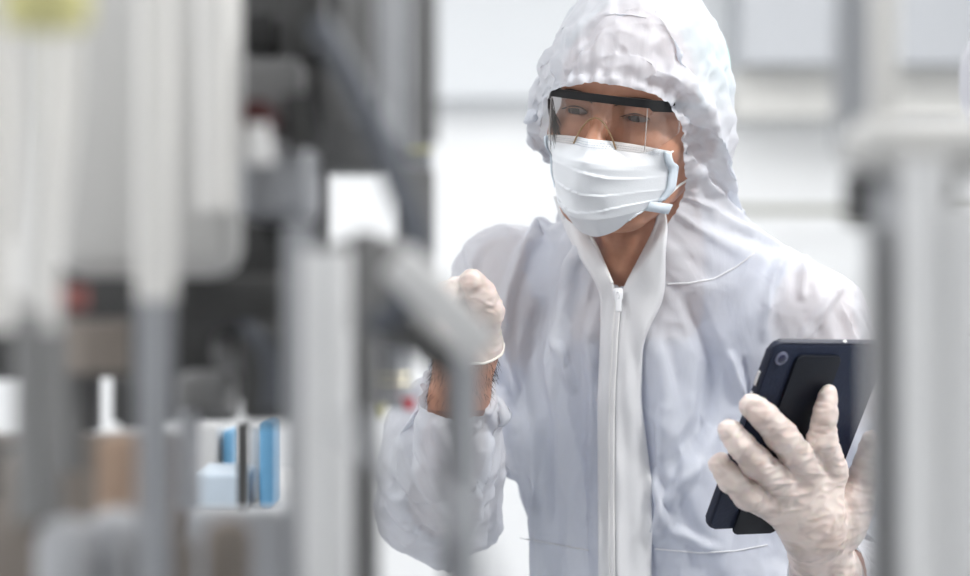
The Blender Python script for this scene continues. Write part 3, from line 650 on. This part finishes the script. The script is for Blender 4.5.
# --- zipper
M_ZIP = mat('zipper_tape', (.80, .80, .80), .5); M_TEETH = mat('zipper_teeth', (.66, .66, .68), .35)
zx = [(292, 618.5), (330, 615), (400, 611.5), (480, 611), (606, 612)]
zy = [292 + 6 * i for i in range(81)]
zp = [lay(interp(zx, y), y, .009) for y in zy]
for _ in range(6): zp = [zp[0]] + [(zp[i - 1] + zp[i] * 2 + zp[i + 1]) / 4 for i in range(1, len(zp) - 1)] + [zp[-1]]
mb = MB()
for off in (-.0022, .0022): mb.tube([p + Vector((off, -.0025, 0)) for p in zp], .0011, 6)
zipper = mbpart(mb, 'zipper', M_ZIP)
mb = MB(); mb.tube([p + Vector((0, -.0030, 0)) for p in zp], .0010, 6)
for i in range(len(zp) - 1):
    for t in (.0, .33, .66):
        c = zp[i].lerp(zp[i + 1], t) + Vector((0, -.0035, 0)); mb.box(c - Vector((.0018, .0005, .0005)), c + Vector((.0018, .0005, .0005)))
mbpart(mb, 'zipper_teeth', M_TEETH, zipper)
c = P(619, 294, 0); c.y = zp[0].y - .008
mb = MB(); mb.box(c - Vector((.0045, .003, .006)), c + Vector((.0045, .002, .006)), .0018); mb.box(c - Vector((.0032, .0065, .018)), c + Vector((.0032, -.004, 0)) - Vector((0, .0005, .002)), .0012); mb.ring(c + Vector((0, -.005, -.001)), (1, .2, 0), .0035, .0008)
mbpart(mb, 'zipper_pull', mat('zipper_pull_plastic', (.78, .79, .82), .3), zipper)
for pts in ([(559, 186), (567, 198), (579, 215), (595, 238), (606, 264), (617, 290)], [(680, 196), (672, 211), (656, 228), (638, 258), (621, 290)]):
    pp = []
    for (xa, ya), (xb, yb) in zip(pts, pts[1:]): pp += [lay(xa + (xb - xa) * t + (-2 if xa < 620 else 2), ya + (yb - ya) * t, .008, pp[-1] if pp else None) for t in (0, .25, .5, .75)]
    for _ in range(4): pp = [pp[0]] + [(pp[i - 1] + pp[i] * 2 + pp[i + 1]) / 4 for i in range(1, len(pp) - 1)] + [pp[-1]]
    mb = MB(); mb.tube([p for p in pp], .0016, 8); mbpart(mb, 'collar_piping', M_ZIP)
for pts in ([(668, 284), (690, 283), (713, 279), (736, 267), (757, 251)], [(520, 538), (560, 545), (592, 551)], [(655, 549), (700, 553), (735, 551), (772, 544)]):
    pp = []
    for (xa, ya), (xb, yb) in zip(pts, pts[1:]): pp += [lay(xa + (xb - xa) * t, ya + (yb - ya) * t, .0006) for t in [k / 8 for k in range(8)]]
    mb = MB(); mb.tube(pp, .0009, 6); mbpart(mb, 'seam', M_SUIT2)
# --- elastic edging of the hood
lo_ = [P(549,98,-.02)]
# ================================================================ MASK
M_MASK = fabric_bump(mat('mask_fabric', (.76, .785, .82), .6), 30, .08, .002); M_MBLUE = mat('mask_blue_edge', (.70, .78, .86), .6)
def mask_pt(u, v_):
    """u across -1..1, v_ from the nose (0) to under the chin (1)"""
    z0 = [-.025, -.047, -.075, -.104, -.123]; y0 = [-.121, -.134, -.127, -.117, -.090]; a0 = [.066, .067, .065, .056, .040]; ys0 = [-.058, -.050, -.046, -.052, -.062]; zs0 = [-.030, -.045, -.068, -.084, -.096]
    t = [0, .25, .5, .78, 1]; I = lambda T: float(np.interp(v_, t, T))
    au = abs(u); pr = (1 - au ** 2.1)
    if v_ < .3: pr = pr * (1 - (.3 - v_) * 1.4 * math.sin(math.pi * min(1, au * 1.2)) * .55)
    y = I(ys0) + (I(y0) - I(ys0)) * pr; z = I(zs0) + (I(z0) - I(zs0)) * (1 - au ** 2)
    # three pleats folded downwards
    for k, c0 in enumerate((.34, .52, .70)):
        c_ = c0 + .02 * math.sin(u * 4 + k) - .03 * u * (k - 1)
        if v_ > c_: y -= .0050 * math.exp(-(v_ - c_) / .06) * (1 - au ** 4) * (.6 + .4 * math.sin(u * 5 + k * 2))
    y -= .0022 * math.sin(9 * u + 6 * v_) * v_ * (1 - au) + .0018 * math.sin(17 * v_ - 5 * u) * (1 - au ** 2) * v_
    return Vector((I(a0) * u, y, z))
NU, NV = 72, 90
_mp = mask_pt; dy_ = np.zeros((NV + 1, NU + 1)); ay = HM.to_3x3() @ Vector((0, 1, 0))
for j in range(NV + 1):                                  # the mask rests on the nose, cheeks and chin
    for i in range(NU + 1):
        p = _mp(-1 + 2 * i / NU, j / NV); h_ = bvh_head.ray_cast(HM @ Vector((p.x, -.25, p.z)), ay, .5)[0]
        if h_ is not None: dy_[j, i] = min(0, (HI @ h_).y - .0028 - p.y)
for _ in range(14):
    g2 = dy_.copy(); g2[1:-1] = (dy_[:-2] + 2 * dy_[1:-1] + dy_[2:]) / 4; g2[0] = (dy_[0] + dy_[1]) / 2; g3 = g2.copy(); g3[:, 1:-1] = (g2[:, :-2] + 2 * g2[:, 1:-1] + g2[:, 2:]) / 4; dy_ = np.minimum(g3, dy_)
def mask_pt(u, v_):
    p = _mp(u, v_); i = min(NU, max(0, (u + 1) / 2 * NU)); j = min(NV, max(0, v_ * NV)); p.y += dy_[int(round(j)), int(round(i))]; return p
V = [HM @ mask_pt(-1 + 2 * i / NU, j / NV) for j in range(NV + 1) for i in range(NU + 1)]
F = [(j * (NU + 1) + i, (j + 1) * (NU + 1) + i, (j + 1) * (NU + 1) + i + 1, j * (NU + 1) + i + 1) for j in range(NV) for i in range(NU)]
mask = part('face_mask', from_arrays('face_mask', V, F), M_MASK)
m_ = mask.modifiers.new('t', 'SOLIDIFY'); m_.thickness = .0012; m_.offset = -1
def mo(u, v_, l=.0012): p = mask_pt(u, v_); c_ = Vector((0, -.03, p.z)); return HM @ (p + (p - c_).normalized() * l)
mb = MB()
for vv in (.035, .06, .085):
    for i in range(58):
        u = -.93 + 1.86 * i / 57; a = mo(u, vv, .0006); b_ = mo(u + .016, vv, .0006); mb.tube([a, b_], .00038, 5)
for s in (-1, 1):
    for uu in (.955, .925):
        for i in range(40): vv = .02 + .62 * i / 40; mb.tube([mo(s * uu, vv, .0008), mo(s * uu, vv + .008, .0008)], .00038, 5)
mbpart(mb, 'stitching', mat('stitch_blue_grey', (.55, .60, .66), .7), mask)  # blue-grey stitches, a darker tone than the mask fabric
for s in (-1, 1):
    n_ = 26; V = []; 
    for j in range(n_ + 1):
        for k in range(4): V.append(mo(s * (.935 + .075 * k / 3), .02 + .70 * j / n_, .0011 + .0006 * (k in (1, 2))))
    F = [(j * 4 + k, (j + 1) * 4 + k, (j + 1) * 4 + k + 1, j * 4 + k + 1) for j in range(n_) for k in range(3)]
    o = part('side_binding', from_arrays('side_binding', V, F), M_MBLUE if s < 0 else M_MBLUE, mask); o.modifiers.new('t', 'SOLIDIFY').thickness = .0008
    mb = MB(); a = mask_pt(s, .03); b_ = mask_pt(s, .72)
    mb.tube([HM @ p for p in (a, Vector((s * .069, -.035, -.022)), Vector((s * .076, -.005, -.008)), Vector((s * .079, .012, .012)))], .0013, 8)
    mb.tube([HM @ p for p in (b_, Vector((s * .066, -.035, -.066)), Vector((s * .076, .0, -.052)), Vector((s * .079, .014, -.035)))], .0013, 8)
    mbpart(mb, 'ear_loop', M_ZIP, mask)
# the loose folded lower corner of the mask by the jaw
V = [mo(1.0, .60), mo(1.0, .82), mo(.80, .86), mo(.78, .70)]
c1 = HM @ Vector((.066, -.048, -.084)); c2 = HM @ Vector((.063, -.050, -.094))
o = part('mask_corner', from_arrays('mask_corner', [mo(.84, .66, .003), c1, c2, mo(.84, .80, .003)], [(0, 1, 2, 3)]), M_MBLUE, mask); o.modifiers.new('t', 'SOLIDIFY').thickness = .0012
# ================================================================ SAFETY GLASSES
M_BLACK = mat('black_plastic', (.006, .006, .007), .38, Specular_IOR_Level=.3)
M_LENS = bpy.data.materials.new('clear_lens'); M_LENS.use_nodes = True
nt = M_LENS.node_tree; nt.nodes.clear(); out = nt.nodes.new('ShaderNodeOutputMaterial'); g_ = nt.nodes.new('ShaderNodeBsdfGlossy'); g_.inputs['Roughness'].default_value = .03
t_ = nt.nodes.new('ShaderNodeBsdfTransparent'); t_.inputs[0].default_value = (.96, .94, .925, 1); lw = nt.nodes.new('ShaderNodeLayerWeight'); lw.inputs[0].default_value = .5; pw = nt.nodes.new('ShaderNodeMath'); pw.operation = 'POWER'; pw.inputs[1].default_value = 4; nt.links.new(lw.outputs['Facing'], pw.inputs[0]); fr_ = nt.nodes.new('ShaderNodeMath'); fr_.operation = 'MULTIPLY_ADD'; fr_.inputs[1].default_value = .5; fr_.inputs[2].default_value = .045; nt.links.new(pw.outputs[0], fr_.inputs[0]); mx = nt.nodes.new('ShaderNodeMixShader')
nt.links.new(fr_.outputs[0], mx.inputs[0]); nt.links.new(t_.outputs[0], mx.inputs[1]); nt.links.new(g_.outputs[0], mx.inputs[2]); nt.links.new(mx.outputs[0], out.inputs[0])
def gy(x): ax = abs(x); return -.119 + 3.2 * x * x + (max(0, ax - .050) ** 1.25) * 5.5
glasses = MB()
bar = [];
xs = [-.068 + .136 * i / 60 for i in range(61)]
for dz, dy in ((.0190, -.0005), (.0190, .0045), (.0110, .0045), (.0110, -.0012)):
    bar.append([HM @ Vector((x, gy(x) + dy, dz - (.0030 if abs(x) > .054 and dz < .015 else 0))) for x in xs])
rows = [[glasses.b.verts.new(p) for p in r] for r in bar]
for k in range(4):
    for i in range(60): glasses.b.faces.new((rows[k][i], rows[k][i + 1], rows[(k + 1) % 4][i + 1], rows[(k + 1) % 4][i]))
glasses.b.faces.new([r[0] for r in rows]); glasses.b.faces.new([r[-1] for r in rows][::-1])
gl = mbpart(glasses, 'safety_glasses', M_BLACK)
for s in (-1, 1):
    a = Vector((s * .067, gy(.067), .015)); mb = MB()
    mb.tube([HM @ p for p in (a + Vector((-s * .004, -.001, 0)), a + Vector((s * .004, .008, .001)), Vector((s * .076, -.03, .014)), Vector((s * .079, .02, .010)))], [.0040, .0032, .0026, .0024], 10)
    mbpart(mb, 'temple_arm', M_BLACK, gl)
def lens_bottom(x):
    ax = abs(x); z = -.0335 + (max(0, ax - .046) / .022) ** 2 * .020
    if ax < .022: z = max(z, -.0335 + .0285 * math.cos(ax / .022 * math.pi / 2) ** .8)
    return z
NX, NZ = 90, 20; V = []
for i in range(NX + 1):
    x = -.069 + .138 * i / NX; zb_ = lens_bottom(x)
    for j in range(NZ + 1):
        z = .014 + (zb_ - .014) * j / NZ; V.append(HM @ Vector((x, gy(x) + .0015 + (.014 - z) * .12, z)))
F = [(i * (NZ + 1) + j, i * (NZ + 1) + j + 1, (i + 1) * (NZ + 1) + j + 1, (i + 1) * (NZ + 1) + j) for i in range(NX) for j in range(NZ)]
o = part('lens', from_arrays('lens', V, F), M_LENS, gl); m_ = o.modifiers.new('t', 'SOLIDIFY'); m_.thickness = .0015
mb = MB(); mb.tube([HM @ Vector((x, gy(x) + .0035 + (.014 - lens_bottom(x)) * .12, lens_bottom(x) + .0005)) for x in [-.0225 + .045 * i / 30 for i in range(31)]], .0009, 8)
mbpart(mb, 'nose_pad', mat('amber_rubber', (.46, .30, .15), .3, Transmission_Weight=.3), gl)
for s in (-1, 1):
    mb = MB(); x = s * .0505; mb.tube([HM @ Vector((x, gy(x) + .0008 + (.014 - z) * .12, z)) for z in [.012 - .042 * k / 8 for k in range(9)]], .0005, 6)
    mbpart(mb, 'lens_edge', mat('lens_edge', (.7, .66, .64), .2, Transmission_Weight=.5), gl)
# ================================================================ GLOVES
M_GLOVE = mat('latex_glove', (.82, .71, .66), .38, Subsurface_Weight=.15, Subsurface_Scale=.004)
nt = M_GLOVE.node_tree; b = nt.nodes['Principled BSDF']; tc = nt.nodes.new('ShaderNodeTexCoord')
n1 = nt.nodes.new('ShaderNodeTexNoise'); n1.inputs['Scale'].default_value = 34; n1.inputs['Detail'].default_value = 2; n1.inputs['Distortion'].default_value = .6
rp = nt.nodes.new('ShaderNodeValToRGB'); rp.color_ramp.elements[0].position = .42; rp.color_ramp.elements[1].position = .60; rp.color_ramp.elements[0].color = (.33,) * 3 + (1,); rp.color_ramp.elements[1].color = (.07,) * 3 + (1,)
bu = nt.nodes.new('ShaderNodeBump'); bu.inputs['Strength'].default_value = .3; bu.inputs['Distance'].default_value = .002
tp = nt.nodes.new('ShaderNodeBsdfTransparent'); mx = nt.nodes.new('ShaderNodeMixShader'); out = nt.nodes['Material Output']
nt.links.new(tc.outputs['Object'], n1.inputs['Vector']); nt.links.new(n1.outputs['Fac'], rp.inputs[0]); nt.links.new(rp.outputs[0], mx.inputs[0]); nt.links.new(n1.outputs['Fac'], bu.inputs['Height']); nt.links.new(bu.outputs[0], b.inputs['Normal'])
nt.links.new(b.outputs[0], mx.inputs[1]); nt.links.new(tp.outputs[0], mx.inputs[2]); nt.links.new(mx.outputs[0], out.inputs[0])
def glove(fn, wr, el, back):
    v, q = fn(.0014, .0030); u = np.array((wr - el).normalized()); c = np.array(wr) - u * back
    v, q = cull(v, q, (v - c) @ u > 0); v, q = largest(v, q); v = smooth_boundary(v, q, 6); n = vnormals(v, q)
    d = np.array([.0010 * (1.2 - 2.0 * abs(mn.noise(Vector((p[0] * 60, p[1] * 60, p[2] * 130))))) for p in v]); v = v + n * d[:, None]
    x, y = to_px(v)
    for xa, ya, xb, yb, h in ((765,484,802,482,.0016),(768,497,806,494,.0014),(772,512,800,509,.0013),(790,471,826,474,.0013),(818,430,832,427,.0010),(760,436,772,425,.0008),(480,300,493,306,.0016),(482,308,495,314,.0014),(740,462,750,450,.0008)):
        dx, dy = xb - xa, yb - ya; t = np.clip(((x - xa) * dx + (y - ya) * dy) / (dx * dx + dy * dy), 0, 1); r = np.hypot(x - xa - t * dx, y - ya - t * dy)
        v = v + n * (np.where(n[:, 1] < 0, h * np.exp(-(r / 1.7) ** 2) * np.sin(np.pi * (t * .8 + .1)), 0))[:, None]
    if fn is hand_right: v = rest_on_tablet(v, .0050)
    return part('glove', from_arrays('glove', v, q), M_GLOVE), v, q
gR, gvR, gqR = glove(hand_right, J['wrR'], P(845,600,.0), .09)
gL, gvL, gqL = glove(hand_left, J['wrL'], P(459,400,-.03), -.004)
for (v, q, g) in ((gvR, gqR, gR), (gvL, gqL, gL)):
    b_ = np.unique(boundary(q)); c = v[b_].mean(0); p_ = v[b_]; U_, s_, Vt = np.linalg.svd(p_ - c); a = np.arctan2((p_ - c) @ Vt[1], (p_ - c) @ Vt[0]); p_ = p_[np.argsort(a)]
    p_ = p_[::3]; mb = MB(); mb.tube([Vector(t) for t in p_] + [Vector(p_[0])], .0014, 8, False); mbpart(mb, 'glove_cuff', mat('glove_bead', (.82, .77, .70), .4), g)
# wrist hair on the raised forearm
bvh_body = BVHTree.FromPolygons([v.co[:] for v in body.data.vertices], [p.vertices[:] for p in body.data.polygons]); mb = MB()
for i in range(420):
    t = random.random(); c = J['wrL'].lerp(P(459,400,-.03), .1 + .95 * t); a = random.uniform(0, 2 * math.pi); d_ = Vector((math.cos(a), math.sin(a), 0))
    h_, n_, _, _ = bvh_body.ray_cast(c + d_ * .08, -d_, .08)
    if h_ is None: continue
    e = h_ + n_ * .003 + Vector((random.uniform(-.003, .003), 0, -random.uniform(.004, .010))); strand(mb, h_, (h_ + e) / 2 + n_ * .0015, e, .00016)
mbpart(mb, 'arm_hair', M_HAIR)
# ================================================================ TABLET
tablet = bpy.data.objects.new('tablet', None); COL.objects.link(tablet); tablet.matrix_world = TM; tablet.empty_display_size = .05
tagk(tablet, None, "dark navy tablet in a folio case held in the technician's gloved hand", 'tablet')
bpy.context.view_layer.update()
def rslab(w_, h_, z0, z1, r, bev, cx=0, cy=0):
    b = bmesh.new(); pts = []
    for sx, sy, a0 in ((1, 1, 0), (-1, 1, 90), (-1, -1, 180), (1, -1, 270)):
        for k in range(9): a = math.radians(a0 + 90 * k / 8); pts.append((cx + sx * (w_ / 2 - r) + r * math.cos(a), cy + sy * (h_ / 2 - r) + r * math.sin(a)))
    lo_ = [b.verts.new((x, y, z0)) for x, y in pts]; hi_ = [b.verts.new((x, y, z1)) for x, y in pts]; f1 = b.faces.new(lo_[::-1]); f2 = b.faces.new(hi_); n = len(pts)
    for i in range(n): b.faces.new((lo_[i], lo_[(i + 1) % n], hi_[(i + 1) % n], hi_[i]))
    if bev: bmesh.ops.bevel(b, geom=list(f1.edges) + list(f2.edges), offset=bev, segments=3, affect='EDGES', profile=.5)
    me = bpy.data.meshes.new('slab'); b.to_mesh(me); b.free(); me.shade_smooth(); me.set_sharp_from_angle(angle=math.radians(35)); return me
M_NAVY = noisy(mat('navy_leather', (.010, .016, .045), .55, Specular_IOR_Level=.3), 300, .3, (.007, .012, .030), (.011, .018, .045), .2)
M_NAVYB = mat('black_leather', (.002, .004, .010), .5, Specular_IOR_Level=.3); M_NAVYL = mat('navy_edge', (.012, .016, .034), .55, Specular_IOR_Level=.3)
def tpart(name, me, m, parent=None):
    o = link(name, me, m, None, False); o.parent = parent or tablet; return o
case = tpart('case', rslab(.137, .203, -.0075, 0, .010, .0022), M_NAVYL)
tpart('back_cover', rslab(.132, .198, -.001, .0009, .008, .0004), M_NAVY)
tpart('screen', rslab(.122, .180, -.0085, -.0070, .003, .0003), mat('screen_glass', (.01, .01, .012), .08))
tpart('cover_flap', rslab(.052, .196, .0009, .0042, .006, .001, -.013, -.008), M_NAVYB)
cm = tpart('camera_ring', rslab(.0135, .0135, .0005, .0022, .0066, .0006, -.055, .086), mat('silver_ring', (.16, .17, .24), .35, .5))
tpart('camera_glass', rslab(.0085, .0085, .0020, .0027, .0042, .0002, -.055, .086), mat('blue_black_glass', (.01, .012, .05), .05), cm)
M_SIL = mat('silver_button', (.55, .55, .56), .25, .8)
for y0 in (.062, .040): tpart('volume_button', rslab(.0035, .016, -.0050, -.0022, .0014, .0004, -.0692, y0), M_SIL)
b = bmesh.new(); bmesh.ops.create_uvsphere(b, u_segments=16, v_segments=12, radius=.0022); bmesh.ops.translate(b, vec=(.016, .1010, -.0030), verts=b.verts); me = bpy.data.meshes.new('k'); b.to_mesh(me); b.free()
tpart('mic_glint', me, mat('bright_silver', (.9, .9, .9), .15, .6))  # silver bead standing in for the highlight at the microphone hole
# ================================================================ SECOND PERSON AT THE RIGHT EDGE
p2 = thing('person', 'person in white hood half hidden behind the right machine', 'person', (1.36, 2.68, 0))
def world_part(name, v, q, m, parent, sm=True):
    v = v.copy(); v[:, 0] = 2 * hc.x - v[:, 0]; o = link(name, from_arrays(name, v, q[:, ::-1]), m, None, sm); o.parent = parent; o.matrix_parent_inverse = Matrix.Translation(parent.location).inverted(); return o
hc = Q(1062, 90, 2.68); bx, by = hc.x + .03, hc.y
f = Field((bx - .20, by - .30, .0), (bx + .22, by + .30, 1.85), .010)
f.D = f.cap((bx, by, 1.00), (bx, by, 1.32), .12, .125); f.add(f.cap((bx, by - .17, 1.38), (bx, by + .17, 1.38), .06, .06), .06)
for s in (-1, 1):
    f.add(f.cap((bx, by + s * .18, 1.36), (bx + .03, by + s * .22, 1.06), .055, .045), .03); f.add(f.cap((bx + .03, by + s * .22, 1.06), (bx - .04, by + s * .19, .86), .042, .03), .01)
    f.add(f.cap((bx, by + s * .09, .95), (bx, by + s * .10, .50), .09, .06), .04); f.add(f.cap((bx, by + s * .10, .50), (bx, by + s * .10, .08), .06, .045), .03); f.add(f.cap((bx + .03, by + s * .10, .04), (bx - .13, by + s * .11, .04), .038, .034), .02)
f.add(f.cap((bx, by, 1.36), (hc.x, by, hc.z - .05), .055, .055), .03); f.add(f.ell((hc.x, by, hc.z), (.088, .070, .105)), .02); f.add(f.ell((hc.x - .088, by, hc.z - .02), (.014, .012, .022)), .012)
v, q = f.mesh(); world_part('body', v, q, M_SKIN, p2)
f = Field((bx - .24, by - .33, .05), (bx + .25, by + .33, 1.85), .010)
f.D = f.cap((bx, by, .98), (bx, by, 1.32), .15, .150); f.add(f.cap((bx, by - .17, 1.38), (bx, by + .17, 1.38), .075, .075), .06)
for s in (-1, 1):
    f.add(f.cap((bx, by + s * .18, 1.36), (bx + .03, by + s * .22, 1.06), .07, .065), .03); f.add(f.cap((bx + .03, by + s * .22, 1.06), (bx - .03, by + s * .195, .90), .062, .045), .01)
    f.add(f.cap((bx, by + s * .09, .95), (bx, by + s * .10, .50), .115, .085), .04); f.add(f.cap((bx, by + s * .10, .50), (bx, by + s * .10, .12), .085, .07), .03)
f.add(f.cap((bx, by, 1.40), (hc.x, by, hc.z - .05), .09, .085), .04); f.add(f.ell((hc.x + .008, by, hc.z + .005), (.108, .098, .128)), .03)
v, q = f.mesh(); v, q = cull(v, q, ~((v[:, 0] < hc.x - .060) & (v[:, 2] > hc.z - .11) & (v[:, 2] < hc.z + .035))); n = vnormals(v, q)
v = v + n * np.array([[.010 * (.5 - abs(mn.noise(Vector((p[0] * 14, p[1] * 14, p[2] * 11)))) * 1.6)] for p in v])
o = world_part('coverall', v, q, M_SUIT, p2); m_ = o.modifiers.new('s', 'SUBSURF'); m_.levels = m_.render_levels = 1
f = Field((hc.x - .14, by - .1, hc.z - .14), (hc.x + .02, by + .1, hc.z + .02), .005); f.D = f.ell((hc.x - .04, by, hc.z - .055), (.062, .072, .058)); v, q = f.mesh(); world_part('face_mask', v, q, M_MASK, p2)
